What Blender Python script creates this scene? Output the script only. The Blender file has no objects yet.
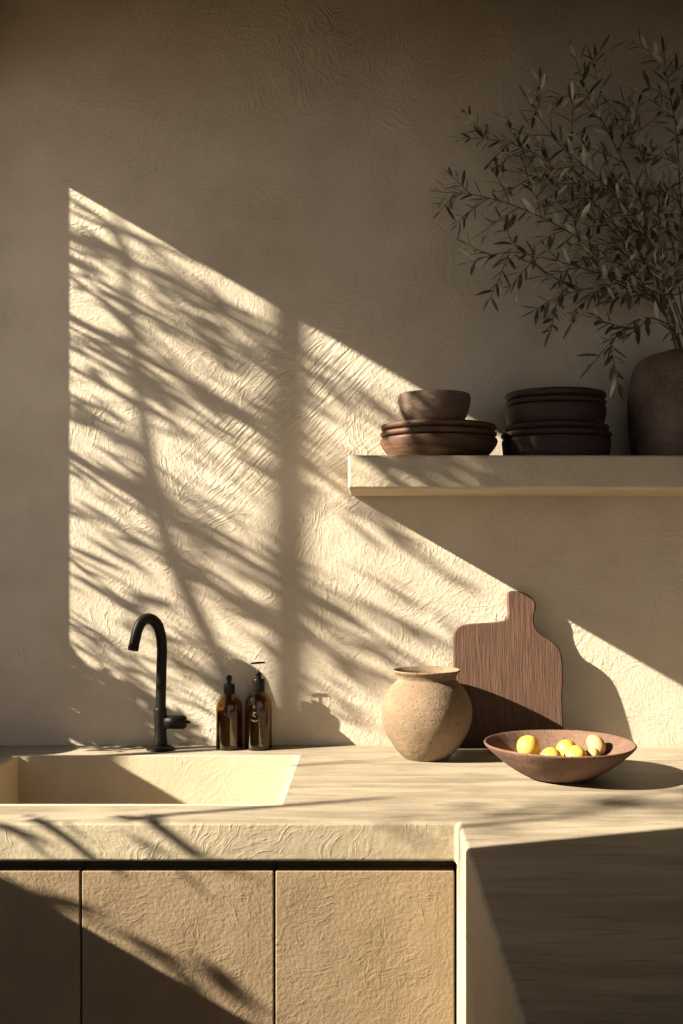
import bpy, bmesh, math, random
from mathutils import Vector, Matrix, noise
PI = math.pi
sc = bpy.context.scene
COL = sc.collection
random.seed(7)

# ------------------------------------------------------------------ camera
F_PX, D, CZ, VX, VY = 1050.0, 2.15, 1.289, 372.0, 555.0
cam_d = bpy.data.cameras.new('camera')
cam = bpy.data.objects.new('camera', cam_d); COL.objects.link(cam)
cam.location = (0, -D, CZ); cam.rotation_euler = (PI/2, 0, 0)
cam_d.sensor_fit = 'AUTO'; cam_d.sensor_width = 36
cam_d.lens = F_PX*36/1024
cam_d.shift_x = -(VX-341.5)/1024; cam_d.shift_y = (VY-512)/1024
sc.camera = cam

def at(px, py, y):
    """point on the plane at world y that the photo shows at px, py"""
    Y = D+y
    return Vector(((px-VX)*Y/F_PX, y, CZ-(py-VY)*Y/F_PX))

SUN = Vector((3.0, 1.0, -1.73))

# ------------------------------------------------------------------ node helpers
def new_mat(name):
    m = bpy.data.materials.new(name); m.use_nodes = True
    nt = m.node_tree; nt.nodes.clear()
    out = nt.nodes.new('ShaderNodeOutputMaterial')
    b = nt.nodes.new('ShaderNodeBsdfPrincipled')
    nt.links.new(b.outputs[0], out.inputs[0])
    return m, nt, b
def nd(nt, t, props=None, **ins):
    n = nt.nodes.new('ShaderNode'+t)
    for k, v in (props or {}).items(): setattr(n, k, v)
    for k, v in ins.items():
        key = int(k[1:]) if k[0] == '_' else k.replace('_', ' ')
        s = n.inputs[key]
        if isinstance(v, bpy.types.NodeSocket): nt.links.new(v, s)
        else: s.default_value = v
    return n
def math_(nt, op, a, b=0.0, clamp=False):
    return nd(nt, 'Math', {'operation': op, 'use_clamp': clamp}, _0=a, _1=b).outputs[0]
def vmul(nt, v, s):
    return nd(nt, 'VectorMath', {'operation': 'MULTIPLY'}, _0=v, _1=s).outputs[0]
def noise_(nt, vec, scale, detail=3.0, rough=.55, dist=0.0):
    return nd(nt, 'TexNoise', {}, Vector=vec, Scale=scale, Detail=detail, Roughness=rough, Distortion=dist).outputs[0]
def rng(nt, v, a, b, c=0.0, d=1.0):
    return nd(nt, 'MapRange', {'interpolation_type': 'SMOOTHSTEP'}, _0=v, _1=a, _2=b, _3=c, _4=d).outputs[0]
def mix(nt, f, a, b):
    n = nt.nodes.new('ShaderNodeMix'); n.data_type = 'RGBA'
    for s, v in ((n.inputs[0], f), (n.inputs[6], a), (n.inputs[7], b)):
        if isinstance(v, bpy.types.NodeSocket): nt.links.new(v, s)
        else: s.default_value = v if not isinstance(v, tuple) else (*v[:3], 1)
    return n.outputs[2]
def coords(nt):
    return nd(nt, 'TexCoord').outputs['Object']
def strokes(nt, co, axis, cell, along, across, seedv, lo=.40, hi=.68):
    """short trowel strokes whose direction changes from patch to patch"""
    sh = nd(nt, 'VectorMath', {'operation': 'ADD'}, _0=co, _1=seedv).outputs[0]
    wob = nd(nt, 'TexNoise', {}, Vector=sh, Scale=cell*1.5, Detail=2.0).outputs['Color']
    wv = nd(nt, 'VectorMath', {'operation': 'SCALE'}, _0=wob, Scale=.5/cell).outputs[0]
    vv = nd(nt, 'VectorMath', {'operation': 'ADD'}, _0=sh, _1=wv).outputs[0]
    vo = nd(nt, 'TexVoronoi', {'feature': 'F1'}, Vector=vv, Scale=cell)
    sp = nd(nt, 'SeparateColor', {}, Color=vo.outputs['Color'])
    ang = math_(nt, 'MULTIPLY', sp.outputs[0], 3.1)
    rot = nd(nt, 'VectorRotate', {'rotation_type': 'AXIS_ANGLE'}, Vector=vv, Center=vo.outputs['Position'], Axis=axis, Angle=ang).outputs[0]
    ax = Vector(axis)
    sv = (along, across, along) if abs(ax.x) > .5 else (across, along, along)
    n = noise_(nt, vmul(nt, rot, sv), 1.0, 2.0, .55, .5)
    ridge = rng(nt, n, lo, hi)
    mask = rng(nt, vo.outputs['Distance'], .75, .35)
    return math_(nt, 'MULTIPLY', math_(nt, 'SUBTRACT', ridge, .4), mask)

def plaster(name, c1, c2, axis=(0, 1, 0), rough=.9, k=1.0, fine=1.0, comb=False, cell=7, grainy=1.0, spec=.25):
    m, nt, b = new_mat(name)
    co = coords(nt)
    big = noise_(nt, co, 2.2, 4.0, .6)
    mid = noise_(nt, co, 11.0, 4.0, .6)
    f = math_(nt, 'ADD', math_(nt, 'MULTIPLY', big, .65), math_(nt, 'MULTIPLY', mid, .35))
    f = rng(nt, f, .36, .64)
    col = mix(nt, f, c1, c2)
    s1 = strokes(nt, co, axis, cell, 24, 130, (3.1, 1.7, 5.2), .48, .70)
    s2 = strokes(nt, co, axis, cell*1.8, 45, 170, (7.3, 4.1, 9.9), .45, .7)
    s3 = strokes(nt, co, axis, cell*1.5, 32, 140, (17.3, 14.1, 1.9), .5, .7)
    patch = rng(nt, noise_(nt, co, 4.6, 3.0), .42, .62, .12, 1.0)
    fn = noise_(nt, co, 150, 3.0, .6)
    md = noise_(nt, co, 42, 4.0, .6)
    h = math_(nt, 'ADD', math_(nt, 'MULTIPLY', math_(nt, 'MULTIPLY', s1, patch), .85*k), math_(nt, 'MULTIPLY', s2, .30*k))
    pa2 = rng(nt, noise_(nt, co, 6.1, 3.0, .5, .4), .45, .62, .1, 1.0)
    h = math_(nt, 'ADD', h, math_(nt, 'MULTIPLY', math_(nt, 'MULTIPLY', s3, pa2), .6*k))
    h = math_(nt, 'ADD', h, math_(nt, 'MULTIPLY', fn, .85*fine*grainy))
    h = math_(nt, 'ADD', h, math_(nt, 'MULTIPLY', md, .65*fine))
    h = math_(nt, 'ADD', h, math_(nt, 'MULTIPLY', noise_(nt, co, 9, 2.0), 1.5*fine))
    if comb:
        for (cx, cz, rad, deg, amp) in ((-.17, 1.60, .38, 46, 1.0), (.02, 1.50, .30, 35, .4), (-.10, 1.05, .3, -20, .3), (.36, 1.10, .40, 55, .3), (-.42, 1.68, .2, -35, .35)):
            r = nd(nt, 'VectorRotate', {'rotation_type': 'Y_AXIS'}, Vector=co, Center=(cx, 0, cz), Angle=math.radians(deg)).outputs[0]
            rr = nd(nt, 'VectorMath', {'operation': 'SUBTRACT'}, _0=r, _1=(cx, 0, cz)).outputs[0]
            ln = nd(nt, 'VectorMath', {'operation': 'LENGTH'}, _0=vmul(nt, rr, (1/rad, 1, 2.0/rad))).outputs['Value']
            mk = rng(nt, ln, 1.0, .1)
            n = noise_(nt, vmul(nt, rr, (10, 10, 120)), 1.0, 2.0, .5, .5)
            h = math_(nt, 'ADD', h, math_(nt, 'MULTIPLY', math_(nt, 'MULTIPLY', rng(nt, n, .38, .62), mk), amp*k))
    bp = nd(nt, 'Bump', {}, Height=h, Strength=1.0, Distance=.0012)
    nt.links.new(col, b.inputs['Base Color']); nt.links.new(bp.outputs[0], b.inputs['Normal'])
    b.inputs['Roughness'].default_value = rough
    b.inputs['Specular IOR Level'].default_value = spec
    return m

def cement_top():
    m, nt, b = new_mat('brushed_cement')
    co = coords(nt)
    st = noise_(nt, vmul(nt, co, (4, 26, 26)), 1.0, 5.0, .6, .6)
    st2 = noise_(nt, vmul(nt, co, (14, 110, 60)), 1.0, 4.0, .6, .3)
    big = noise_(nt, co, 3.0, 4.0)
    f = rng(nt, math_(nt, 'ADD', math_(nt, 'MULTIPLY', st, .6), math_(nt, 'MULTIPLY', big, .4)), .36, .64)
    col = mix(nt, f, (.200, .160, .115), (.35, .290, .212))
    col = mix(nt, rng(nt, st2, .55, .75), col, (.15, .118, .082))
    s1 = strokes(nt, co, (0, 1, 0), 11, 26, 170, (1.1, 2.7, .2), .48, .7)
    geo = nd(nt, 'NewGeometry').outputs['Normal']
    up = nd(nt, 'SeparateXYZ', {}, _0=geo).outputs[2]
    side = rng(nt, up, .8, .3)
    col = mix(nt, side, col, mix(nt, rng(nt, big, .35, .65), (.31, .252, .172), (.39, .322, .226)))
    h = math_(nt, 'ADD', math_(nt, 'MULTIPLY', st, .6), math_(nt, 'MULTIPLY', st2, .45))
    h = math_(nt, 'ADD', h, math_(nt, 'MULTIPLY', math_(nt, 'MULTIPLY', s1, side), .26))
    h = math_(nt, 'ADD', h, math_(nt, 'MULTIPLY', noise_(nt, co, 160, 3.0), .35))
    h = math_(nt, 'ADD', h, math_(nt, 'MULTIPLY', math_(nt, 'MULTIPLY', noise_(nt, co, 45, 3.0), side), .8))
    bp = nd(nt, 'Bump', {}, Height=h, Strength=1.0, Distance=.0016)
    nt.links.new(col, b.inputs['Base Color']); nt.links.new(bp.outputs[0], b.inputs['Normal'])
    b.inputs['Roughness'].default_value = .55
    b.inputs['Specular IOR Level'].default_value = .3
    return m

def clay(name, c1, c2, c3, sc_=60, rough=.85, bump=.0012, rings=0.0, speck=.62):
    m, nt, b = new_mat(name)
    co = coords(nt)
    n1 = noise_(nt, co, 9, 5.0, .6)
    sp = noise_(nt, co, sc_*5, 3.0, .7)
    col = mix(nt, rng(nt, n1, .35, .65), c1, c2)
    col = mix(nt, rng(nt, sp, speck, speck+.1), col, c3)
    h = math_(nt, 'ADD', noise_(nt, co, sc_, 5.0, .65), math_(nt, 'MULTIPLY', sp, .35))
    if rings:
        rg = noise_(nt, vmul(nt, co, (2, 2, 170)), 1.0, 3.0, .6)
        h = math_(nt, 'ADD', h, math_(nt, 'MULTIPLY', rg, rings))
    bp = nd(nt, 'Bump', {}, Height=h, Strength=1.0, Distance=bump)
    nt.links.new(col, b.inputs['Base Color']); nt.links.new(bp.outputs[0], b.inputs['Normal'])
    b.inputs['Roughness'].default_value = rough
    b.inputs['Specular IOR Level'].default_value = .3
    return m

def wood(name, c1, c2, c3, vec, rough=.7, bump=.0015, scale=1.0):
    m, nt, b = new_mat(name)
    co = coords(nt)
    g = noise_(nt, vmul(nt, co, vec), scale, 5.0, .62, .5)
    g2 = noise_(nt, vmul(nt, co, tuple(3.2*q for q in vec)), scale, 3.0, .6, .2)
    bl = noise_(nt, co, 7, 3.0)
    col = mix(nt, rng(nt, g, .32, .66), c1, c2)
    col = mix(nt, math_(nt, 'MULTIPLY', rng(nt, g2, .55, .72), .7), col, c3)
    col = mix(nt, rng(nt, bl, .5, .75, 0, .4), col, c3)
    h = math_(nt, 'ADD', g, math_(nt, 'MULTIPLY', g2, .6))
    bp = nd(nt, 'Bump', {}, Height=h, Strength=1.0, Distance=bump)
    nt.links.new(col, b.inputs['Base Color']); nt.links.new(bp.outputs[0], b.inputs['Normal'])
    b.inputs['Roughness'].default_value = rough
    b.inputs['Specular IOR Level'].default_value = .3
    return m

def plain(name, c, rough=.6, metal=0.0, bump=0.0, bs=200, spec=.4):
    m, nt, b = new_mat(name)
    co = coords(nt)
    n = noise_(nt, co, bs, 3.0)
    col = mix(nt, rng(nt, n, .35, .65), tuple(.82*q for q in c), c)
    nt.links.new(col, b.inputs['Base Color'])
    if bump:
        bp = nd(nt, 'Bump', {}, Height=n, Strength=1.0, Distance=bump)
        nt.links.new(bp.outputs[0], b.inputs['Normal'])
    b.inputs['Roughness'].default_value = rough; b.inputs['Metallic'].default_value = metal
    b.inputs['Specular IOR Level'].default_value = spec
    return m

def glass(name, c, rough=.03, ior=1.48):
    m, nt, b = new_mat(name)
    co = coords(nt)
    n = noise_(nt, co, 30, 2.0)
    col = mix(nt, n, c, tuple(.85*q for q in c))
    nt.links.new(col, b.inputs['Base Color'])
    b.inputs['Transmission Weight'].default_value = 1.0
    b.inputs['Roughness'].default_value = rough; b.inputs['IOR'].default_value = ior
    return m

def leafmat(name, top, under):
    m, nt, b = new_mat(name)
    co = coords(nt)
    geo = nd(nt, 'NewGeometry')
    n = noise_(nt, co, 22, 3.0, .7)
    t = mix(nt, rng(nt, n, .35, .68), tuple(.6*q for q in top), tuple(2.6*q for q in top))
    u = mix(nt, rng(nt, n, .35, .62), tuple(.35*q for q in under), under)
    nt.links.new(mix(nt, geo.outputs['Backfacing'], t, u), b.inputs['Base Color'])
    b.inputs['Roughness'].default_value = .5
    return m

M = {
 'wall': plaster('lime_plaster_wall', (.46, .386, .298), (.57, .490, .388), comb=True, k=1.0),
 'shelf': plaster('lime_plaster_shelf', (.47, .39, .28), (.56, .47, .35), k=.9, cell=10),
 'door': plaster('clay_plaster_door', (.200, .140, .085), (.255, .182, .112), k=.62, cell=6.5, fine=1.3),
 'ceil': plaster('plaster_ceiling', (.085, .062, .042), (.12, .09, .06), axis=(0, 0, 1)),
 'side': plaster('plaster_side_wall', (.40, .33, .24), (.50, .42, .31), axis=(1, 0, 0)),
 'floor': plaster('floor_screed', (.26, .20, .14), (.32, .25, .18), axis=(0, 0, 1), k=.3),
 'cement': cement_top(),
 'basin': plaster('basin_plaster', (.44, .36, .25), (.52, .43, .31), k=.25, fine=.5),
 'dark': plain('shadow_gap_board', (.05, .035, .022), .8),
 'black': plain('black_brass', (.0075, .0050, .0035), .46, 0.0, .0002, 200, .14),
 'cap': plain('black_plastic', (.005, .004, .0035), .35, 0, 0, 200, .18),
 'chrome': plain('pale_steel', (.6, .56, .5), .3, 1.0),
 'amber': glass('amber_glass', (.50, .31, .075)),
 'liquid': glass('amber_liquid', (.62, .38, .10), 0.0, 1.34),
 'mark': plain('raised_mark_glint', (.20, .165, .115), .25),  # pale colour paints the glints on the raised marks
 'jug': clay('speckled_tan_clay', (.160, .108, .067), (.225, .157, .100), (.072, .042, .024), 60, .85, .0022, .3, .56),
 'bowl': clay('red_brown_clay', (.095, .049, .033), (.155, .086, .058), (.05, .025, .016), 60, .8, .0014, .5, .55),
 'vase': clay('dark_umber_clay', (.105, .066, .050), (.205, .140, .108), (.05, .028, .02), 75, .75, .0032, 1.2, .55),
 'board': wood('walnut_board', (.068, .032, .019), (.102, .051, .031), (.042, .019, .011), (170, 170, 11)),
 'dish': wood('turned_dark_wood', (.060, .028, .016), (.115, .058, .033), (.03, .013, .008), (12, 12, 130), .6),
 'dish2': wood('blackened_wood', (.026, .014, .011), (.055, .030, .023), (.012, .007, .006), (10, 10, 140), .6),
 'cup': wood('turned_ash_bowl', (.11, .072, .050), (.165, .113, .080), (.07, .042, .028), (14, 14, 60), .6),
 'lemon': clay('yellow_citrus_peel', (.54, .325, .05), (.62, .40, .085), (.42, .23, .04), 120, .42, .0003),
 'tan': clay('tan_citrus_peel', (.38, .25, .09), (.46, .32, .14), (.28, .17, .06), 120, .5, .0004),
 'leaf': leafmat('olive_leaf', (.066, .060, .034), (.50, .46, .34)),
 'gleaf': leafmat('garden_leaf', (.05, .08, .03), (.12, .14, .07)),
 'twig': plain('olive_twig', (.09, .062, .040), .8),
 'bark': plain('bark', (.12, .085, .055), .9, 0, .002, 40),
 'frame': plain('window_timber', (.16, .10, .06), .6),
 'terracotta': clay('terracotta_pot', (.35, .17, .09), (.42, .22, .12), (.25, .12, .06)),
 'ground': plain('gravel', (.30, .25, .18), .95, 0, .004, 30),
}
def pane_mat():
    m, nt, b = new_mat('window_pane')
    b.inputs['Base Color'].default_value = (1, 1, 1, 1)
    return m

# ------------------------------------------------------------------ object helpers
def link(name, bm, mat, parent=None, loc=None, smooth=False, bevel=0.0, seg=3):
    me = bpy.data.meshes.new(name)
    bmesh.ops.recalc_face_normals(bm, faces=bm.faces)
    bm.to_mesh(me); bm.free()
    o = bpy.data.objects.new(name, me); COL.objects.link(o)
    me.materials.append(mat)
    if smooth:
        for p in me.polygons: p.use_smooth = True
    if parent: o.parent = parent
    if loc is not None: o.location = loc
    if bevel:
        md = o.modifiers.new('bevel', 'BEVEL'); md.width = bevel; md.segments = seg; md.limit_method = 'ANGLE'; md.angle_limit = .6
        md.harden_normals = False
        for p in me.polygons: p.use_smooth = True
        wn = o.modifiers.new('wn', 'WEIGHTED_NORMAL'); wn.keep_sharp = True
    return o
def tag(o, label=None, cat=None, group=None, kind=None):
    if label: o['label'] = label
    if cat: o['category'] = cat
    if group: o['group'] = group
    if kind: o['kind'] = kind
    return o
def thing(name, label, cat, loc, group=None, rot=(0, 0, 0)):
    o = bpy.data.objects.new(name, None); COL.objects.link(o)
    o.location = loc; o.rotation_euler = rot; o.empty_display_size = .05
    return tag(o, label, cat, group)
def box(bm, x0, x1, y0, y1, z0, z1):
    v = [bm.verts.new((x, y, z)) for x in (x0, x1) for y in (y0, y1) for z in (z0, z1)]
    for f in ((0, 1, 3, 2), (4, 6, 7, 5), (0, 4, 5, 1), (2, 3, 7, 6), (0, 2, 6, 4), (1, 5, 7, 3)):
        bm.faces.new([v[i] for i in f])
def boxm(*a):
    bm = bmesh.new(); box(bm, *a); return bm
def solid(xs, ys, zs, inside):
    """closed mesh from the filled cells of a rectilinear grid"""
    bm = bmesh.new(); vs = {}
    def V(i, j, k):
        if (i, j, k) not in vs: vs[(i, j, k)] = bm.verts.new((xs[i], ys[j], zs[k]))
        return vs[(i, j, k)]
    nx, ny, nz = len(xs)-1, len(ys)-1, len(zs)-1
    fill = lambda i, j, k: 0 <= i < nx and 0 <= j < ny and 0 <= k < nz and inside((xs[i]+xs[i+1])/2, (ys[j]+ys[j+1])/2, (zs[k]+zs[k+1])/2)
    for i in range(nx):
        for j in range(ny):
            for k in range(nz):
                if not fill(i, j, k): continue
                c = lambda a, b_, d: V(i+a, j+b_, k+d)
                if not fill(i-1, j, k): bm.faces.new((c(0,0,0), c(0,0,1), c(0,1,1), c(0,1,0)))
                if not fill(i+1, j, k): bm.faces.new((c(1,0,0), c(1,1,0), c(1,1,1), c(1,0,1)))
                if not fill(i, j-1, k): bm.faces.new((c(0,0,0), c(1,0,0), c(1,0,1), c(0,0,1)))
                if not fill(i, j+1, k): bm.faces.new((c(0,1,0), c(0,1,1), c(1,1,1), c(1,1,0)))
                if not fill(i, j, k-1): bm.faces.new((c(0,0,0), c(0,1,0), c(1,1,0), c(1,0,0)))
                if not fill(i, j, k+1): bm.faces.new((c(0,0,1), c(1,0,1), c(1,1,1), c(0,1,1)))
    bmesh.ops.dissolve_limit(bm, angle_limit=.01, verts=bm.verts, edges=bm.edges)
    return bm
def lathe(profile, n=64, wob=0.0, seed=0, sub=4, wz=0.0, wf=9):
    """closed turned form; the profile starts and ends on the axis (r = 0)"""
    pts = []
    P = [Vector(p) for p in profile]
    for i in range(len(P)-1):
        p1, p2 = P[i], P[i+1]
        p0 = P[i-1] if i else p1+(p1-p2)
        p3 = P[i+2] if i+2 < len(P) else p2+(p2-p1)
        t0 = 0; t1 = t0+max((p1-p0).length, 1e-7)**.5; t2 = t1+max((p2-p1).length, 1e-7)**.5; t3 = t2+max((p3-p2).length, 1e-7)**.5
        for k in range(sub):
            t = t1+(t2-t1)*k/sub
            a1 = p0*((t1-t)/(t1-t0))+p1*((t-t0)/(t1-t0)); a2 = p1*((t2-t)/(t2-t1))+p2*((t-t1)/(t2-t1)); a3 = p2*((t3-t)/(t3-t2))+p3*((t-t2)/(t3-t2))
            b1 = a1*((t2-t)/(t2-t0))+a2*((t-t0)/(t2-t0)); b2 = a2*((t3-t)/(t3-t1))+a3*((t-t1)/(t3-t1))
            q = b1*((t2-t)/(t2-t1))+b2*((t-t1)/(t2-t1))
            pts.append((max(q.x, 0) if k else P[i].x, q.y))
    pts.append((P[-1].x, P[-1].y))
    bm = bmesh.new(); rings = []
    for (r, z) in pts:
        if r < 1e-5: rings.append([bm.verts.new((0, 0, z))]); continue
        ring = []
        for k in range(n):
            a = 2*PI*k/n
            w = noise.noise(Vector((math.cos(a)*1.3, math.sin(a)*1.3, z*wf+seed*7.1)))
            w2 = noise.noise(Vector((math.cos(a)*.9+5, math.sin(a)*.9, seed*3.3)))
            ring.append(bm.verts.new(((r+wob*w)*math.cos(a), (r+wob*w)*math.sin(a), z+wz*w2)))
        rings.append(ring)
    for a, b_ in zip(rings[:-1], rings[1:]):
        if len(a) == 1 and len(b_) == 1: continue
        for k in range(n):
            k2 = (k+1) % n
            if len(a) == 1: bm.faces.new((a[0], b_[k], b_[k2]))
            elif len(b_) == 1: bm.faces.new((a[k], b_[0], a[k2]))
            else: bm.faces.new((a[k], b_[k], b_[k2], a[k2]))
    return bm
def tube(bm, pts, rads, n=16, cap=True, smooth=0):
    pts = [Vector(p) for p in pts]
    if isinstance(rads, (int, float)): rads = [rads]*len(pts)
    if smooth:
        np_, nr = [], []
        for i in range(len(pts)-1):
            p0 = pts[max(i-1, 0)]; p1 = pts[i]; p2 = pts[i+1]; p3 = pts[min(i+2, len(pts)-1)]
            for k in range(smooth):
                t = k/smooth
                np_.append(.5*((2*p1)+(-p0+p2)*t+(2*p0-5*p1+4*p2-p3)*t*t+(-p0+3*p1-3*p2+p3)*t**3))
                nr.append(rads[i]*(1-t)+rads[i+1]*t)
        np_.append(pts[-1]); nr.append(rads[-1]); pts, rads = np_, nr
    prev = None; rings = []
    for i, p in enumerate(pts):
        d = (pts[min(i+1, len(pts)-1)]-pts[max(i-1, 0)]).normalized()
        if prev is None:
            u = d.orthogonal().normalized()
        else:
            u = (prev-d*prev.dot(d)).normalized()
        prev = u; w = d.cross(u)
        rings.append([bm.verts.new(p+rads[i]*(math.cos(2*PI*k/n)*u+math.sin(2*PI*k/n)*w)) for k in range(n)])
    for a, b_ in zip(rings[:-1], rings[1:]):
        for k in range(n): bm.faces.new((a[k], a[(k+1) % n], b_[(k+1) % n], b_[k]))
    if cap:
        bm.faces.new(rings[0][::-1]); bm.faces.new(rings[-1])
    return pts
def leaf(bm, base, d, up, L, W, curl=.15, fold=.25):
    d = d.normalized(); s = d.cross(up)
    if s.length < 1e-3: s = d.orthogonal()
    s.normalize(); n = s.cross(d).normalized()
    prof = [(0, .08), (.22, .72), (.5, 1.0), (.78, .66), (1.0, 0)]
    rows = []
    for (t, w) in prof:
        c = base+d*(L*t)+n*(curl*L*(t*t-.0))
        if w == 0: rows.append([bm.verts.new(c)]); continue
        o = s*(W*w/2); e = n*(fold*W*w/2)
        rows.append([bm.verts.new(c-o+e), bm.verts.new(c), bm.verts.new(c+o+e)])
    for a, b_ in zip(rows[:-1], rows[1:]):
        if len(b_) == 3:
            bm.faces.new((a[0], a[1], b_[1], b_[0])); bm.faces.new((a[1], a[2], b_[2], b_[1]))
        else:
            bm.faces.new((a[0], a[1], b_[0])); bm.faces.new((a[1], a[2], b_[0]))
def link_leaves(name, bm, mat, parent):
    me = bpy.data.meshes.new(name); bm.to_mesh(me); bm.free()
    for p in me.polygons: p.use_smooth = True
    o = bpy.data.objects.new(name, me); COL.objects.link(o); me.materials.append(mat); o.parent = parent
    return o

# ------------------------------------------------------------------ the room
XL, XR, YB, ZC = -.84, 3.2, -5.2, 2.62           # left wall, right wall, open back, ceiling
FRONT = -.62                                     # counter front
tag(link('wall_back', boxm(XL-.3, XR+.15, 0, .2, -.1, ZC+.15), M['wall']), kind='structure')
tag(link('floor', boxm(XL-.12, XR+.15, YB, 0, -.1, 0), M['floor']), kind='structure')
tag(link('ceiling', boxm(XL-.12, XR+.15, YB, 0, ZC, ZC+.15), M['ceil']), kind='structure')
tag(link('wall_right', boxm(XR, XR+.15, YB, 0, 0, ZC), M['side']), kind='structure')
tag(link('shade_beam_1', boxm(XL, XR, -1.45, -.60, 2.112, ZC), M['ceil']), kind='structure')   # unseen beam added to darken the top of the wall
# left wall with the window opening
WY0, WY1, WZ0, WZ1 = -1.117, -.074, .985, 2.237
XO = XL-.12
LN = .03
bm = solid([XO, XL], [YB, WY0-LN, WY1+LN, 0], [0, WZ0-LN, WZ1+LN, ZC], lambda x, y, z: not (WY0-LN < y < WY1+LN and WZ0-LN < z < WZ1+LN))
tag(link('wall_left', bm, M['side']), kind='structure')
w = thing('window_1', None, None, (XO, WY0-LN, WZ0-LN)); w['kind'] = 'structure'
wy, wz = WY1-WY0+2*LN, WZ1-WZ0+2*LN
bm = solid([.0005, XL-XO-.0005], [.0005, LN, wy-LN, wy-.0005], [.0005, LN, wz-LN, wz-.0005], lambda x, y, z: not (LN < y < wy-LN and LN < z < wz-LN))
link('window_frame', bm, M['frame'], w)

# ground outdoors
tag(link('ground', boxm(-9, XO-.001, -7, 3, -.25, -.12), M['ground']), kind='structure')

# ------------------------------------------------------------------ shelf
zs1 = at(500, 455, -.25).z; zs0 = at(500, 488.5, -.25).z
xs0 = at(348, 470, -.25).x
bm = bmesh.new()
nxs = 150
box(bm, xs0, 1.75, -.25, 0.0, zs0, zs1)
sh = link('wall_shelf', bm, M['shelf'], bevel=.005)
tag(sh, 'thick floating shelf of rough cream plaster carrying the dark wooden dishes', 'shelf')

# ------------------------------------------------------------------ countertop with basin
ZT = .90; TH = .0585
px0 = at(457.5, 824, FRONT).x                  # inner face of the peninsula
sx0, sx1 = at(18, 757, -.12).x, at(294, 757, -.12).x
sy0, sy1 = at(0, 804, 0).y, -.12
sy0 = -D+ .389*F_PX/(804-VY)
ct = thing('countertop', 'L-shaped brushed cement worktop with a long peninsula side and inset basin', 'countertop', (0, 0, 0))
def ins(x, y, z):
    if x > px0 and y < FRONT: return True
    if x > px0: return z > ZT-TH or True
    if z < ZT-TH: return False
    return not (sx0-t < x < sx1+t and sy0-t < y < sy1+t) and y > FRONT
t = .012
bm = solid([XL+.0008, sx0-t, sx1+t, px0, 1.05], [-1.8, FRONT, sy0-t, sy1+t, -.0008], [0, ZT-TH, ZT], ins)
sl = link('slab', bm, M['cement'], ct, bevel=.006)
sl.modifiers['bevel'].limit_method = 'WEIGHT'
bwt = sl.data.attributes.new('bevel_weight_edge', 'FLOAT', 'EDGE')
for e in sl.data.edges:
    a, b_ = (sl.data.vertices[i].co for i in e.vertices)
    hole = all(sx0-t-1e-4 < v.x < sx1+t+1e-4 and sy0-t-1e-4 < v.y < sy1+t+1e-4 for v in (a, b_))
    ns = [p.normal for p in sl.data.polygons if e.key in p.edge_keys]
    flat = len(ns) == 2 and ns[0].dot(ns[1]) > .9
    bwt.data[e.index].value = 0.0 if hole or flat else 1.0
    e.use_edge_sharp = hole and not flat
# basin: an open trough below the opening
bm = bmesh.new(); zb = ZT-.20; zt = ZT
def ring(x0, x1, y0, y1, z): return [bm.verts.new(p) for p in ((x0, y0, z), (x1, y0, z), (x1, y1, z), (x0, y1, z))]
r = [ring(sx0, sx1, sy0, sy1, zt), ring(sx0+.002, sx1-.002, sy0+.002, sy1-.002, zb+t), ring(sx0-t, sx1+t, sy0-t, sy1+t, zb), ring(sx0-t, sx1+t, sy0-t, sy1+t, zt)]
for a, b_ in ((r[0], r[1]), (r[2], r[3]), (r[3], r[0])):
    for k in range(4): bm.faces.new((a[k], a[(k+1) % 4], b_[(k+1) % 4], b_[k]))
bm.faces.new(r[1]); bm.faces.new(r[2])
tag(link('sink_basin', bm, M['basin'], ct), 'rectangular sink basin cast into the worktop')
bm = lathe([(0, 0), (.021, 0), (.022, .002), (.019, .004), (.006, .0025), (0, .0025)], 32)
link('drain', bm, M['black'], ct, loc=((sx0+sx1)/2, (sy0+sy1)/2, zb+t+.0002), smooth=True)

# ------------------------------------------------------------------ base cabinets
zd1 = at(300, 871, FRONT+.01).z
seams = [at(79, 900, FRONT).x, at(274, 900, FRONT).x]
xsn = [XL+.005, seams[0], seams[1], px0-.0024]
labs = ['leftmost clay-plastered base cabinet under the sink, cut by the photo edge',
        'middle clay-plastered base cabinet below the right end of the sink',
        'rightmost clay-plastered base cabinet, sunlit, against the pale peninsula side']
for i in range(3):
    a, b_ = xsn[i]+.001, xsn[i+1]-.001
    c = thing('base_cabinet', labs[i], 'cabinet', ((a+b_)/2, FRONT+.01, 0), 'plastered base cabinets')
    hw = (b_-a)/2
    tag(link('carcass', boxm(-hw, hw, .024, .034, .08, ZT-TH-.001), M['dark'], c), 'dark recessed carcass front')
    link('door', boxm(-hw+.0003, hw-.0003, 0, .022, .10, zd1), M['door'], c, bevel=.0022, seg=2)
    link('toe_kick', boxm(-hw, hw, .05, .06, 0, .08), M['dark'], c)

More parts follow.
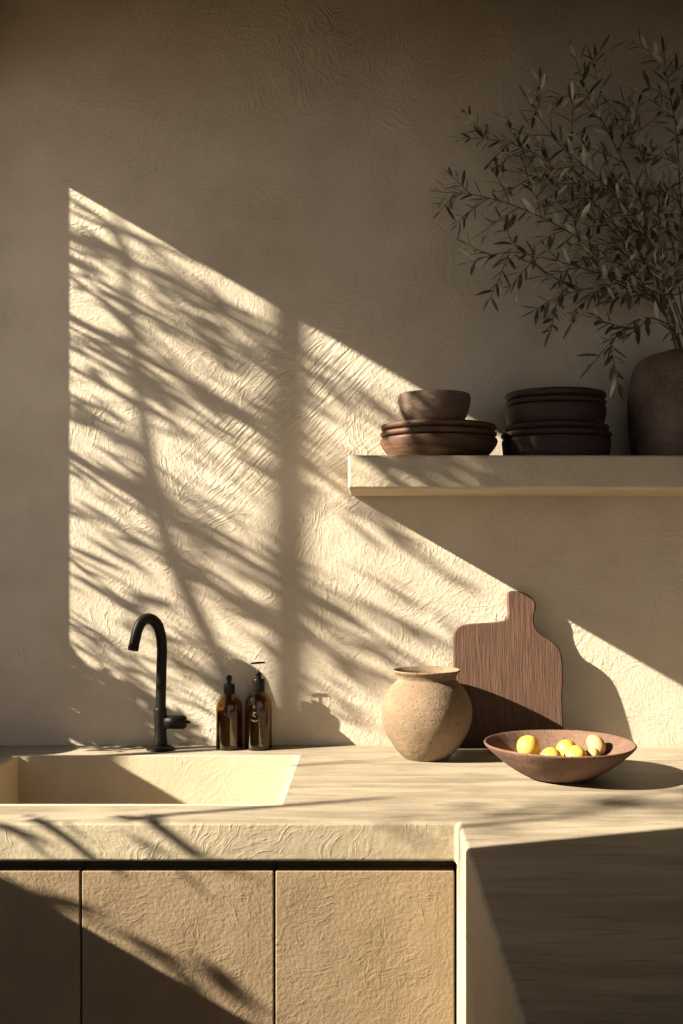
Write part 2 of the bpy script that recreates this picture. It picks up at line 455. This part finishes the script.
# ------------------------------------------------------------------ faucet
fy = -.050
fb = at(160.5, 750, fy); fb.z = ZT
S = (D+fy)/F_PX
fc = thing('kitchen_faucet', 'slim matt black gooseneck faucet behind the sink', 'faucet', fb)
link('base_flange', lathe([(0, 0), (.0275, 0), (.028, .0025), (.022, .006), (.014, .0085), (0, .0085)], 40, sub=3), M['black'], fc, smooth=True)
link('body', lathe([(0, .008), (.0125, .008), (.0122, .03), (.0128, .078), (.0122, .083), (.0105, .0845), (0, .0845)], 40, sub=3), M['black'], fc, smooth=True)
def fl(px, py, dy=0.0):
    p = at(px, py, fy+dy); return Vector((p.x-fb.x, dy, p.z-ZT))
bm = bmesh.new()
tube(bm, [fl(160.6, 712), fl(161, 690), fl(161.6, 665), fl(162, 648), fl(160.5, 634, -.002), fl(156.5, 623.5, -.007), fl(149, 618.5, -.014),
          fl(141.5, 622, -.021), fl(137.5, 630, -.026), fl(135.5, 638, -.030), fl(133.8, 646, -.034)],
     [.0104, .0103, .0102, .0102, .0104, .0107, .0108, .0107, .0104, .0102, .0102], 24, smooth=6)
link('spout', bm, M['black'], fc, smooth=True)
bm = bmesh.new(); a, b_ = fl(133.9, 645.6, -.034), fl(132.9, 650.6, -.0365)
tube(bm, [a, b_], [.0106, .0106], 24); link('aerator', bm, M['black'], fc, bevel=.001)
bm = bmesh.new()
hz = fl(165, 722).z
tube(bm, [(.009, 0, hz), (.028, 0, hz), (.046, 0, hz), (.050, 0, hz), (.052, 0, hz)], [.0135, .0138, .0140, .0125, .0090], 28)
hd = link('handle', bm, M['black'], fc, smooth=True)
bm = bmesh.new(); tube(bm, [(.051, 0, hz), (.057, 0, hz), (.060, 0, hz-.0004)], [.0032, .0028, .0012], 12)
link('handle_pin', bm, M['black'], hd, smooth=True)

# ------------------------------------------------------------------ amber bottles
by = -.041
def bottle(cx, wpx, ysh, name, label, pump):
    loc = at(cx, 751, by); loc.z = ZT
    s = (D+by)/F_PX
    R = wpx*s/2; H = (751-ysh)*s - .004
    b = thing(name, label, 'bottle', loc, 'amber bottles by the faucet')
    nr = .0095
    outer = [(0, 0), (R*.9, 0), (R, .003), (R, .02), (R, H*.45), (R, H-.030), (R*.93, H-.018), (R*.72, H-.008), (nr+.002, H-.001), (nr, H+.004), (nr, H+.008)]
    g = .0016
    inner = [(nr-g, H+.008), (nr-g, H+.002), (R*.72-g, H-.011), (R*.93-g, H-.021), (R-g, H-.033), (R-g, H*.45), (R-g, .02), (R-g, .006), (R*.85, .004), (0, .004)]
    link('glass_body', lathe(outer+inner, 48, sub=4), M['amber'], b, smooth=True)
    lr = R-g-.0006; lh = H*(.93 if not pump else .60)
    if pump: lh = H*.55
    top = min(lh, H-.036)
    link('liquid', lathe([(0, .0046), (lr*.85, .0046), (lr, .0075), (lr, .02), (lr, top*.6), (lr, top-.001), (lr-.0006, top), (0, top)], 48, sub=3), M['liquid'], b, smooth=True)
    return b, R, H, s
b1, R1, H1, s1 = bottle(229.2, 26.2, 693, 'dropper_bottle', 'shorter amber bottle with round black stopper, nearer the faucet', False)
link('collar', lathe([(0, H1-.001), (.0112, H1-.001), (.0116, H1+.002), (.0112, H1+.015), (.0100, H1+.0175), (0, H1+.0175)], 32, sub=3), M['cap'], b1, smooth=True)
link('stopper', lathe([(0, H1+.017), (.0048, H1+.017), (.0042, H1+.021), (.0050, H1+.025), (.0058, H1+.029), (.0050, H1+.033), (.0025, H1+.0352), (0, H1+.0355)], 24, sub=3), M['cap'], b1, smooth=True)
b2, R2, H2, s2 = bottle(258.6, 27.0, 690, 'pump_bottle', 'taller amber pump bottle with flat black spout, right of the pair', True)
link('collar', lathe([(0, H2-.001), (.0122, H2-.001), (.0124, H2+.003), (.0124, H2+.020), (.0112, H2+.0225), (0, H2+.0225)], 32, sub=3), M['cap'], b2, smooth=True)
link('neck', lathe([(0, H2+.022), (.0058, H2+.022), (.0052, H2+.027), (.0062, H2+.0335), (.0050, H2+.035), (0, H2+.035)], 24, sub=3), M['cap'], b2, smooth=True)
bm = bmesh.new(); tube(bm, [(0, 0, H2+.034), (0, 0, H2+.0525)], .0011, 12); tag(link('pump_stem', bm, M['chrome'], b2, smooth=True), 'thin pale metal pump stem')
bm = bmesh.new(); tube(bm, [(.013, 0, H2+.0545), (0, 0, H2+.0540), (-.012, 0, H2+.0530), (-.0165, 0, H2+.0520)], [.0018, .0022, .0020, .0013], 14)
link('pump_head', bm, M['cap'], b2, smooth=True)
def mark(pts, r=.0007):
    bm = bmesh.new()
    q = []
    for (u, z) in pts:
        a = u/R2; rr = R2+.0003
        q.append((rr*math.sin(a), -rr*math.cos(a), z))
    tube(bm, q, r, 8); return bm
mz = H2-.028
bmk = mark([(-.0075, mz-.006), (-.0055, mz), (-.0035, mz-.006)], .0006)
link('raised_mark', bmk, M['mark'], b2, smooth=True)
link('raised_mark', mark([(-.0040+.004*math.cos(t_), mz-.018+.004*math.sin(t_)) for t_ in [PI*.35+PI*1.3*k/10 for k in range(11)]], .0006), M['mark'], b2, smooth=True)
link('raised_mark', mark([(-.0035+.0065*math.cos(t_), mz-.029+.0022*math.sin(t_)) for t_ in [PI*.95+PI*.9*k/12 for k in range(13)]], .0006), M['mark'], b2, smooth=True)

# ------------------------------------------------------------------ clay jug
jy = -.135
jp = at(426.5, 755, jy); jp.z = ZT
prof = [(0, 0), (.040, 0), (.0445, .003), (.0565, .0145), (.0685, .031), (.0795, .051), (.0852, .068), (.0872, .085), (.0865, .098), (.0825, .113), (.0735, .131), (.0625, .144), (.0567, .150),
        (.0560, .154), (.0590, .160), (.0640, .1655), (.0652, .1680), (.0635, .1695), (.0590, .1665), (.0525, .160), (.0505, .152), (.054, .146), (.066, .132), (.077, .113), (.081, .098), (.082, .085), (.078, .06), (.06, .03), (.04, .012), (0, .008)]
jg = link('clay_jug', lathe(prof, 80, wob=.0022, seed=3, sub=4, wz=.0008), M['jug'], loc=jp, smooth=True)
tag(jg, 'round speckled tan clay jug with flared rim standing before the cutting board', 'jug')

# ------------------------------------------------------------------ cutting board
out = [(508, 589), (511.5, 587.6), (519, 587.6), (527, 590.5), (533, 594.5), (536.3, 599.5), (536.4, 605), (534.2, 612), (534, 618), (535.6, 625), (540, 630.5), (547, 634.5), (554, 639.5),
       (558.8, 645), (561, 652), (562, 662), (561.6, 680), (560.4, 695), (560.6, 712), (561.5, 730), (561.5, 738), (559, 742), (455, 742), (452.6, 739), (452.6, 700), (453, 668), (452.8, 650), (452.8, 636), (453.8, 629.5), (457, 624.5),
       (463, 621.4), (472, 620.2), (485, 619.4), (497, 618.6), (503.5, 617.2), (507, 614.6), (508.3, 610), (508, 600)]
bY = -.052; sB = (D-.03)/F_PX
bc = Vector(((507-VX)*sB, -.045, ZT))
th = .018; lean = math.atan2(.0415, .30)
bm = bmesh.new()
loop = [((x-507)*sB, (742-y)*sB*1.01) for (x, y) in out]
fv = [bm.verts.new((x, -th, z)) for x, z in loop]; bv = [bm.verts.new((x, 0, z)) for x, z in loop]
n = len(loop)
bm.faces.new(fv); bm.faces.new(bv[::-1])
for k in range(n): bm.faces.new((fv[k], bv[k], bv[(k+1) % n], fv[(k+1) % n]))
bd = link('cutting_board', bm, M['board'], loc=(bc.x, bc.y-.003, bc.z+.0025), bevel=.0035)
bd.rotation_euler = (-lean, 0, 0)
tag(bd, 'dark walnut cutting board with a stub handle leaning on the wall', 'cutting board')

# ------------------------------------------------------------------ fruit bowl
fyb = -.315
bp_ = at(559.5, 780, fyb); bp_.z = ZT+.0012
prof = [(0, .0), (.050, .0), (.056, .0018), (.072, .010), (.095, .025), (.116, .042), (.1295, .0545), (.1325, .0590), (.1305, .0610), (.1265, .0590), (.112, .0455), (.092, .030), (.070, .0175), (.05, .0115), (0, .0095)]
bw = link('fruit_bowl', lathe(prof, 96, wob=.0022, seed=5, sub=4, wz=.0016), M['bowl'], loc=bp_, smooth=True)
tag(bw, 'wide shallow red-brown clay bowl holding small yellow fruit', 'bowl')
def fruit(dx, dy, z, r, mat, name, label, sx=1.0, sz=1.0, rot=(0, 0, 0), seed=1):
    prof = [(0, -r*sz), (r*.45, -r*.88*sz), (r*.82, -r*.55*sz), (r, 0), (r*.84, r*.52*sz), (r*.45, r*.88*sz), (r*.15, r*1.0*sz), (0, r*1.03*sz)]
    bm = lathe(prof, 32, wob=r*.03, seed=seed, sub=4, wf=20)
    o = link(name, bm, M[mat], loc=(bp_.x+dx, bp_.y+dy, ZT+z), smooth=True)
    o.rotation_euler = rot; o.scale = (sx, 1, 1)
    return tag(o, label, 'fruit', 'small fruit in the clay bowl')
fruit(-.047, .050, .0445, .0210, 'lemon', 'citrus_fruit', 'leftmost round yellow fruit, highest against the dark side of the bowl', rot=(.3, .5, 0), seed=1)
fruit(-.014, .004, .0320, .0200, 'lemon', 'citrus_fruit', 'low yellow fruit half hidden by the bowl rim, second from left', rot=(1.2, 0, .4), seed=2)
fruit(.030, .010, .0335, .0210, 'lemon', 'citrus_fruit', 'bright yellow fruit in the middle front of the bowl', rot=(.8, .7, 0), seed=3)
fruit(.022, .052, .0385, .0190, 'lemon', 'citrus_fruit', 'yellow fruit behind the middle one, mostly hidden', rot=(0, .9, .2), seed=4)
fruit(.073, .042, .0500, .0150, 'tan', 'citrus_fruit', 'longish tan fruit leaning at the right side of the bowl', sz=1.35, rot=(-.55, -.7, 0), seed=5)
fruit(.062, .016, .0365, .0110, 'tan', 'citrus_fruit', 'smallest tan fruit wedged beside the longish one', sz=1.15, rot=(0, .4, 0), seed=6)

# ------------------------------------------------------------------ dishes on the shelf
pY = -.128
sP = (D+pY)/F_PX
def dish(cx, x0, x1, y0, y1, kind, mat, name, label, cat, group, seed, tilt=(0, 0, 0), y=pY):
    """x0..x1 = outline, y0 top, y1 bottom in the photo"""
    c = at(cx, y1, y)
    R = (x1-x0)*sP/2*.985; H = (y1-y0)*sP
    z = c.z
    if kind == 'plate':
        prof = [(0, 0), (R*.70, 0), (R*.93, H*.10), (R*.985, H*.38), (R, H*.62), (R*.985, H*.9), (R*.95, H*.995), (R*.90, H*.86), (R*.80, H*.80), (0, H*.80)]
    elif kind == 'deep':
        prof = [(0, 0), (R*.60, 0), (R*.70, H*.04), (R*.86, H*.28), (R*.965, H*.62), (R, H*.86), (R*.985, H*.99), (R*.93, H*.97), (R*.8, H*.94), (0, H*.94)]
    elif kind == 'drum':
        prof = [(0, 0), (R*.88, 0), (R*.93, H*.04), (R*.97, H*.3), (R*.99, H*.62), (R, H*.84), (R*.985, H*.99), (R*.93, H*.97), (R*.8, H*.94), (0, H*.94)]
    else:
        prof = [(0, 0), (R*.66, 0), (R*.76, H*.05), (R*.90, H*.3), (R*.975, H*.6), (R, H*.85), (R*.985, H*.985), (R*.95, H), (R*.93, H*.96), (R*.90, H*.6), (R*.78, H*.25), (R*.5, H*.13), (0, H*.12)]
    bm = lathe(prof, 72, wob=R*.016, seed=seed, sub=4, wz=0)
    o = link(name, bm, M[mat], loc=(c.x, y, z), smooth=True)
    o.rotation_euler = tilt
    return tag(o, label, cat, group)
g1 = 'left stack of wooden dishes on the shelf'; g2 = 'right stack of blackened wooden dishes on the shelf'
YT = at(0, 455, -.25).z       # shelf top
def ypix(z): return VY-(z-CZ)/sP
yb = ypix(YT)
k = (yb-0)
def stack(items, group):
    y1 = yb
    for (cx, x0, x1, h, kind, mat, name, label, cat, seed) in items:
        dish(cx, x0, x1, y1-h, y1, kind, mat, name, label, cat, group, seed)
        y1 -= h
stack([(438.5, 379, 498, 21.5, 'deep', 'dish', 'wooden_dish', 'deep brown wooden dish at the bottom of the left stack', 'dish', 1),
       (438.5, 380, 498, 6.8, 'plate', 'dish', 'wooden_plate', 'lower thin brown plate of the left stack, on the deep dish', 'plate', 2),
       (438.5, 379, 497, 6.8, 'plate', 'dish', 'wooden_plate', 'upper thin brown plate of the left stack, under the small bowl', 'plate', 3),
       (434.0, 397, 471, 31, 'cup', 'cup', 'wooden_bowl', 'small greyish brown wooden bowl on top of the left stack', 'bowl', 4)], g1)
stack([(556, 501, 611, 21, 'drum', 'dish2', 'wooden_dish', 'deep near-black dish at the bottom of the right stack', 'dish', 5),
       (556, 500, 611, 6.5, 'plate', 'dish2', 'wooden_plate', 'near-black plate directly on the bottom dish of the right stack', 'plate', 6),
       (556, 503, 609, 7.0, 'plate', 'dish2', 'wooden_plate', 'near-black plate halfway up the right stack', 'plate', 7),
       (555.5, 505, 606, 18.5, 'drum', 'dish2', 'wooden_dish', 'upper deep near-black dish of the right stack', 'dish', 8),
       (555.5, 505, 606, 6.5, 'plate', 'dish2', 'wooden_plate', 'near-black plate second from the top of the right stack', 'plate', 9),
       (555.5, 505, 606, 7.5, 'plate', 'dish2', 'wooden_plate', 'topmost near-black plate of the right stack', 'plate', 10)], g2)

# ------------------------------------------------------------------ vase and olive branches
vy = -.128
vc = at(692, yb, vy); vc.z = YT
R = .121; H = .205
prof = [(0, 0), (.108, 0), (.1125, .004), (.116, .030), (.1195, .070), (.1215, .110), (.1200, .145), (.1140, .172), (.103, .190), (.086, .200), (.066, .2035), (.058, .2045), (.056, .209), (.053, .2095),
        (.050, .206), (.052, .198), (.075, .188), (.098, .165), (.109, .115), (.106, .06), (.09, .02), (0, .012)]
vs = link('clay_vase', lathe(prof, 80, wob=.003, seed=9, sub=4, wz=.001), M['vase'], loc=vc, smooth=True)
tag(vs, 'large dark umber clay vase with olive branches at the shelf end', 'vase')

rnd = random.Random(21)
def olive(name, label, pts, rb, twigs, group, dens=1.0, tw_len=(.06, .13)):
    """pts in photo px with world y; twigs fork off the stem and carry paired leaves"""
    root_p = Vector(pts[0])
    o = thing(name, label, 'branch', root_p, group) if not isinstance(name, bpy.types.Object) else name
    root_p = Vector(o.location)
    bs, bl = bmesh.new(), bmesh.new()
    P = [Vector(p)-root_p for p in pts]
    path = tube(bs, P, [rb*(1-.75*i/(len(P)-1)) for i in range(len(P))], 7, smooth=5)
    def clampy(v):   # stay clear of the wall
        if v.y+root_p.y > -.012: v.y = -.012-root_p.y
        return v
    def leafy(path, start, step, Lr):
        L = 0; nxt = start; side = rnd.random()*6.28
        for a, b_ in zip(path[:-1], path[1:]):
            seg = (b_-a).length
            while nxt < L+seg:
                t = (nxt-L)/seg; p = a.lerp(b_, t); d = (b_-a).normalized()
                u = d.orthogonal().normalized(); w_ = d.cross(u)
                for s_ in (0, PI):
                    if rnd.random() < .13: continue
                    an = side+s_+rnd.uniform(-.4, .4)
                    out_ = u*math.cos(an)+w_*math.sin(an)
                    dd = (d*rnd.uniform(.45, 1.0)+out_*rnd.uniform(.6, 1.1)+Vector((0, 0, rnd.uniform(-.35, .15)))).normalized()
                    LL = rnd.uniform(*Lr)
                    tip = p+dd*LL
                    if tip.y+root_p.y > -.008:
                        dd.y = -abs(dd.y)*.3; dd.normalize()
                    leaf(bl, p, dd, Vector((rnd.uniform(-.6, .6), rnd.uniform(-.9, .2), 1)), LL, LL*rnd.uniform(.20, .30), rnd.uniform(-.22, .22), rnd.uniform(.1, .4))
                side += 1.57+rnd.uniform(-.3, .3)
                nxt += step*rnd.uniform(.75, 1.3)
            L += seg
        a = path[-1]; d = (path[-1]-path[-2]).normalized()
        leaf(bl, a, d, Vector((0, -.5, 1)), rnd.uniform(*Lr), .006, .05, .3)
    tot = sum((b_-a).length for a, b_ in zip(path[:-1], path[1:]))
    leafy(path, tot*.38, .015/dens, (.026, .044))
    for i in range(twigs):
        f = .30+.66*(i+rnd.random()*.6)/twigs
        idx = min(int(f*(len(path)-1)), len(path)-2)
        a = path[idx]; d = (path[idx+1]-path[idx]).normalized()
        sgn = 1 if i % 2 else -1
        sd = Vector((-d.z, 0, d.x))*sgn
        td = (d*rnd.uniform(.5, .9)+sd*rnd.uniform(.45, .95)+Vector((0, rnd.uniform(-.5, .35), 0))).normalized()
        LL = rnd.uniform(*tw_len)*(1.15-.5*f)
        q = [a]; cur = td.copy()
        for s_ in range(4):
            cur = (cur+Vector((rnd.uniform(-.15, .15), rnd.uniform(-.1, .1), rnd.uniform(-.22, .12)))).normalized()
            q.append(clampy(q[-1]+cur*LL/4))
        tp = tube(bs, q, [rb*.45, rb*.4, rb*.35, rb*.28, rb*.2], 5, smooth=3)
        leafy(tp, .010, .0125/dens, (.022, .042))
    st = link('stem', bs, M['twig'], o, smooth=True)
    link_leaves('foliage', bl, M['leaf'], st)
    return o
og = 'olive branches in the dark vase'
m0 = vc + Vector((0, 0, .215)); base = vc+Vector((0, 0, .10))
def root(dx, dy): return [tuple(base+Vector((dx*.4, dy*.4, 0))), tuple(m0+Vector((dx, dy, 0)))]
brs = [
 ('olive branch reaching farthest left at mid height', [at(650, 290, -.15), at(590, 245, -.17), at(530, 212, -.15), at(480, 196, -.13), at(440, 192, -.12)], -.02, .01, 12),
 ('olive branch arching to the upper left tip of the spray', [at(655, 280, -.12), at(610, 220, -.10), at(560, 170, -.09), at(510, 143, -.08), at(462, 138, -.09)], -.015, .02, 13),
 ('olive branch climbing to the tall pointed tip near the top', [at(662, 270, -.10), at(640, 200, -.09), at(612, 140, -.10), at(588, 95, -.12), at(574, 55, -.12)], -.01, .0, 11),
 ('olive branch rising to the top right corner of the spray', [at(684, 260, -.13), at(680, 190, -.15), at(676, 130, -.16), at(668, 85, -.15), at(664, 55, -.14)], 0, -.01, 12),
 ('olive branch sweeping left just above the lowest leaves', [at(655, 300, -.18), at(610, 278, -.19), at(560, 262, -.18), at(510, 252, -.17), at(470, 262, -.17)], -.025, -.01, 11),
 ('low olive sprig drooping over the gap beside the vase', [at(668, 325, -.20), at(645, 318, -.215), at(625, 328, -.22), at(608, 345, -.22), at(594, 362, -.22)], -.03, -.02, 4),
 ('olive branch filling the middle of the spray', [at(662, 290, -.07), at(622, 240, -.05), at(585, 205, -.05), at(545, 180, -.05), at(505, 170, -.06)], -.01, .03, 13),
 ('olive branch leaning left below the tall tip', [at(664, 275, -.17), at(640, 225, -.19), at(600, 180, -.19), at(560, 145, -.17), at(528, 100, -.17)], -.01, -.02, 13),
 ('olive branch at the right crossing behind the others', [at(678, 280, -.05), at(668, 225, -.04), at(648, 175, -.04), at(635, 135, -.05), at(625, 105, -.06)], 0, .03, 10),
 ('olive branch leaning out of the photo to the right', [at(705, 270, -.13), at(718, 210, -.14), at(722, 150, -.15), at(715, 110, -.15), at(700, 75, -.15)], .02, 0, 10),
 ('olive branch spreading low behind the drooping sprig', [at(660, 308, -.08), at(628, 290, -.06), at(595, 288, -.05), at(560, 296, -.05), at(535, 310, -.06)], -.02, .03, 6),
]
sets = ((( 'olive branch forking widely to the left, filling most of the spray'), (0, 1, 4, 6)),
        (('tall olive branch ending in the pointed tip near the top of the photo'), (2, 7)),
        (('low olive branch whose small sprig droops just left of the vase'), (5, 10)),
        (('olive branch rising along the right edge of the photo'), (3, 8, 9)))
for lab, idx in sets:
    o = None
    for q in idx:
        _, pts, dx, dy, tw = brs[q]
        o = olive(o or 'olive_branch', lab, root(dx, dy)+[tuple(p) for p in pts], .0022, tw, og)

# ------------------------------------------------------------------ garden outside the window
def back(px, py, xp, y=0.0):
    """where in the garden, at x = xp, the thing stands that shades the wall spot px, py"""
    W = at(px, py, y); s = (W.x-xp)/SUN.x
    return W-SUN*s
rg = random.Random(5)
tree = thing('garden_tree', 'slender leafy tree outside the side window, known by its shadow', 'tree', (-1.55, -.38, -.12))
ro = Vector(tree.location)
bt, bl = bmesh.new(), bmesh.new()
X0 = -1.50
stem = [back(*p, X0)-ro for p in ((300, 800), (240, 705), (212, 645), (186, 590), (165, 535), (153, 480), (145, 430), (138, 370), (128, 290), (118, 215), (110, 140))]
stem = [Vector((0, 0, 0)), stem[0]*.5+Vector((0, 0, .1))]+stem
tube(bt, stem, [.012, .011, .010, .0095, .0090, .0085, .0078, .0070, .0062, .0054, .0044, .0032, .002], 8, smooth=4)
def gleaves(p0, p1, nn, Lr, spread, W=.24):
    for _ in range(nn):
        t = rg.random(); p = p0.lerp(p1, t)
        d = Vector((rg.uniform(-.6, .6), rg.choice((-1, 1))*rg.uniform(.3, 1), rg.uniform(-.7, .4)))
        p = p+Vector((rg.gauss(0, spread), rg.gauss(0, spread*.5), rg.gauss(0, spread)))
        L = rg.uniform(*Lr)
        leaf(bl, p, d, Vector((rg.uniform(-1, 1), rg.uniform(-.4, .4), rg.uniform(-.6, 1))), L, L*W, rg.uniform(-.2, .2), .2)
limbs = [ # (start px, end px, x plane, radius, leaves)
 ((60, 312), (290, 452), -1.30, .0080, 30), ((290, 452), (420, 560), -1.30, .0050, 16),
 ((60, 448), (300, 590), -1.25, .0085, 30), ((300, 590), (470, 700), -1.3, .005, 12),
 ((62, 230), (260, 330), -1.5, .0028, 36), ((130, 230), (280, 345), -1.5, .0028, 26), ((80, 350), (180, 420), -1.3, .0022, 20),
 ((70, 395), (150, 455), -1.4, .0025, 22), ((60, 500), (240, 610), -1.5, .0035, 26), ((60, 550), (200, 640), -1.4, .0025, 20),
 ((150, 300), (330, 420), -1.7, .003, 26), ((300, 350), (460, 460), -1.7, .0035, 18), ((300, 430), (420, 500), -1.6, .003, 16),
 ((190, 420), (350, 520), -1.5, .003, 22), ((200, 520), (380, 620), -1.6, .003, 20), ((300, 620), (400, 690), -1.5, .0035, 14),
 ((160, 560), (300, 640), -1.4, .0035, 16), ((60, 270), (140, 310), -1.3, .0025, 16), ((75, 215), (130, 255), -1.4, .002, 16),
]
for (a, b_, xp, r_, nl) in limbs:
    p0, p1 = back(*a, xp)-ro, back(*b_, xp)-ro
    mid = p0.lerp(p1, .5)+Vector((rg.uniform(-.03, .03), 0, rg.uniform(-.012, .018)))
    tube(bt, [p0, mid, p1], [r_, r_*.85, r_*.6], 6, smooth=4)
    gleaves(p0, p1, nl, (.03, .055), .022)
for _ in range(64):     # fine feathery twigs
    px = 62+330*rg.random()**1.5; py = 210+.6*(px-70)+rg.random()*(430)
    if py > 700: continue
    L = rg.uniform(50, 120); xp = rg.uniform(-1.65, -1.15)
    sl_ = rg.uniform(.35, .95)
    p0, p1 = back(px, py, xp)-ro, back(px+L, py+L*sl_, xp)-ro
    tube(bt, [p0, p0.lerp(p1, .5)+Vector((0, 0, rg.uniform(-.006, .01))), p1], [.0016, .0014, .0010], 5, smooth=3)
    gleaves(p0, p1, 15, (.018, .036), .010, .22)
# limbs that shade the worktop and doors
def backp(P, xp):
    s = (P.x-xp)/SUN.x; return P-SUN*s
for (A, B, xp, r_, nl) in (
   (Vector((-.15, -.217, .9)), Vector((.08, -.15, .9)), -1.3, .003, 0),
   (Vector((-.50, FRONT, .66)), Vector((.14, FRONT, .30)), -1.35, .010, 8),
   (Vector((-.55, FRONT, .93)), Vector((-.40, FRONT, .84)), -1.35, .007, 6),
   (Vector((-.42, FRONT, .95)), Vector((-.25, FRONT, .845)), -1.35, .009, 8),
   (Vector((-.46, FRONT, .46)), Vector((-.10, FRONT, .22)), -1.3, .016, 30)):
    p0, p1 = backp(A, xp)-ro, backp(B, xp)-ro
    tube(bt, [p0, p0.lerp(p1, .5)+Vector((.01, 0, .006)), p1], [r_, r_*.9, r_*.7], 6, smooth=3)
    if nl: gleaves(p0, p1, nl, (.03, .05), .02)
# upright shoots whose shade crosses the worktop
for (A, xp, r_, hh) in ((Vector((-.18, -.535, .9)), -2.0, .009, .11), (Vector((.10, -.655, .9)), -1.9, .008, .10), (Vector((-.10, -.19, .9)), -1.4, .003, .08)):
    p = backp(A, xp)-ro
    tube(bt, [p+Vector((0, 0, -hh)), p, p+Vector((.01, .004, hh))], [r_*.8, r_, r_*.7], 6, smooth=3)
def shade_clump(A, B, xp, nn, Lr, sp):  # leaf clumps added to block sun on the shelf, dishes, worktop and doors
    p0, p1 = backp(A, xp)-ro, backp(B, xp)-ro
    tube(bt, [p0, p0.lerp(p1, .5)+Vector((.01, 0, .01)), p1], [.004, .0035, .003], 6, smooth=3)
    gleaves(p0, p1, nn, Lr, sp, .3)
shade_clump(Vector((.02, -.25, 1.44)), Vector((.52, -.25, 1.42)), -1.3, 240, (.04, .06), .032)
shade_clump(Vector((.05, -.14, 1.50)), Vector((.55, -.14, 1.50)), -1.25, 130, (.035, .05), .022)
shade_clump(Vector((.16, -.215, 1.475)), Vector((.38, -.215, 1.50)), -1.25, 110, (.035, .05), .022)
shade_clump(Vector((.16, -.60, .9)), Vector((.62, -.45, .9)), -2.6, 80, (.04, .06), .05)
shade_clump(Vector((-.56, FRONT, .74)), Vector((-.30, FRONT, .66)), -1.5, 90, (.04, .06), .040)
tag(link('limbs', bt, M['bark'], tree, smooth=True), kind='stuff')
link_leaves('foliage', bl, M['gleaf'], tree)

post = thing('shadow_post', 'slim unseen post added outside the window for its soft shadow', 'post', (-1.80, -(1.80-.168)/3, -.12))  # upright added to cast the soft vertical shadow band on the wall
link('post', boxm(-.0115, .0115, -.0115, .0115, 0, 3.1), M['frame'], post, bevel=.002)
link('post_cap', boxm(-.017, .017, -.017, .017, 3.1, 3.11), M['frame'], post)

# unseen planters, added to shade the left of the basin and wall behind faucet
tag(link('ledge', boxm(-1.34, XO-.001, -1.3, .05, -.12, .97), M['side']), kind='structure')
pl = thing('shade_trough', 'low unseen clay trough added outside the window to shade the basin', 'planter', (-1.08, -.4475, .97))
bm = solid([-.06, -.048, .048, .06], [-.172, -.160, .160, .172], [0, .012, .221], lambda x, y, z: z < .012 or abs(x) > .048 or abs(y) > .160)
link('trough', bm, M['terracotta'], pl, bevel=.003)
tag(link('soil', boxm(-.047, .047, -.159, .159, .0125, .20), M['bark'], pl), None)
pt = thing('shade_shrub', 'small unseen shrub in a clay pot, added outside to shade the wall', 'shrub', (-1.06, -.175, .97))
link('pot', lathe([(0, 0), (.045, 0), (.050, .01), (.060, .10), (.068, .13), (.070, .16), (.066, .162), (.062, .15), (0, .145)], 40, sub=3), M['terracotta'], pt, smooth=True)
bm = bmesh.new(); tube(bm, [(0, 0, .14), (.003, 0, .22), (0, .004, .30)], [.006, .005, .003], 8); link('stem', bm, M['bark'], pt, smooth=True)
bl = bmesh.new()
for _ in range(620):
    a, b_ = rg.uniform(0, 2*PI), math.acos(rg.uniform(-1, 1)); q = .085*rg.random()**.45
    p = Vector((math.sin(b_)*math.cos(a)*q, math.sin(b_)*math.sin(a)*q*.85, .285+math.cos(b_)*q*1.05))
    d = Vector((rg.uniform(-1, 1), rg.uniform(-1, 1), rg.uniform(-.6, 1)))
    leaf(bl, p, d, Vector((rg.uniform(-1, 1), rg.uniform(-1, 1), rg.uniform(-1, 1))), rg.uniform(.025, .04), .011, .1, .2)
link_leaves('foliage', bl, M['gleaf'], pt)

# ------------------------------------------------------------------ light
sd = bpy.data.lights.new('sun', 'SUN'); so = bpy.data.objects.new('sun', sd); COL.objects.link(so)
so.rotation_euler = SUN.to_track_quat('-Z', 'Y').to_euler()
so.location = (-3, -1, 3)
sd.energy = 21.5; sd.angle = math.radians(.62); sd.color = (1.0, .915, .73)
wd = bpy.data.worlds.new('world'); sc.world = wd; wd.use_nodes = True
nt = wd.node_tree; nt.nodes.clear()
wo = nt.nodes.new('ShaderNodeOutputWorld'); bg = nt.nodes.new('ShaderNodeBackground')
tc = nt.nodes.new('ShaderNodeTexCoord'); sx = nt.nodes.new('ShaderNodeSeparateXYZ')
nt.links.new(tc.outputs['Generated'], sx.inputs[0])
mr = nd(nt, 'MapRange', {}, _0=sx.outputs[2], _1=-.1, _2=.8)
col = mix(nt, mr.outputs[0], (.95, .97, .97), (.74, .84, 1.0))
nt.links.new(col, bg.inputs[0]); bg.inputs[1].default_value = .87
nt.links.new(bg.outputs[0], wo.inputs[0])

vs_ = sc.view_settings
vs_.view_transform = 'Standard'; vs_.look = 'None'; vs_.gamma = 1.0; vs_.exposure = 0.0; vs_.use_curve_mapping = False
sc.cycles.max_bounces = 8; sc.cycles.transmission_bounces = 10; sc.cycles.caustics_refractive = False
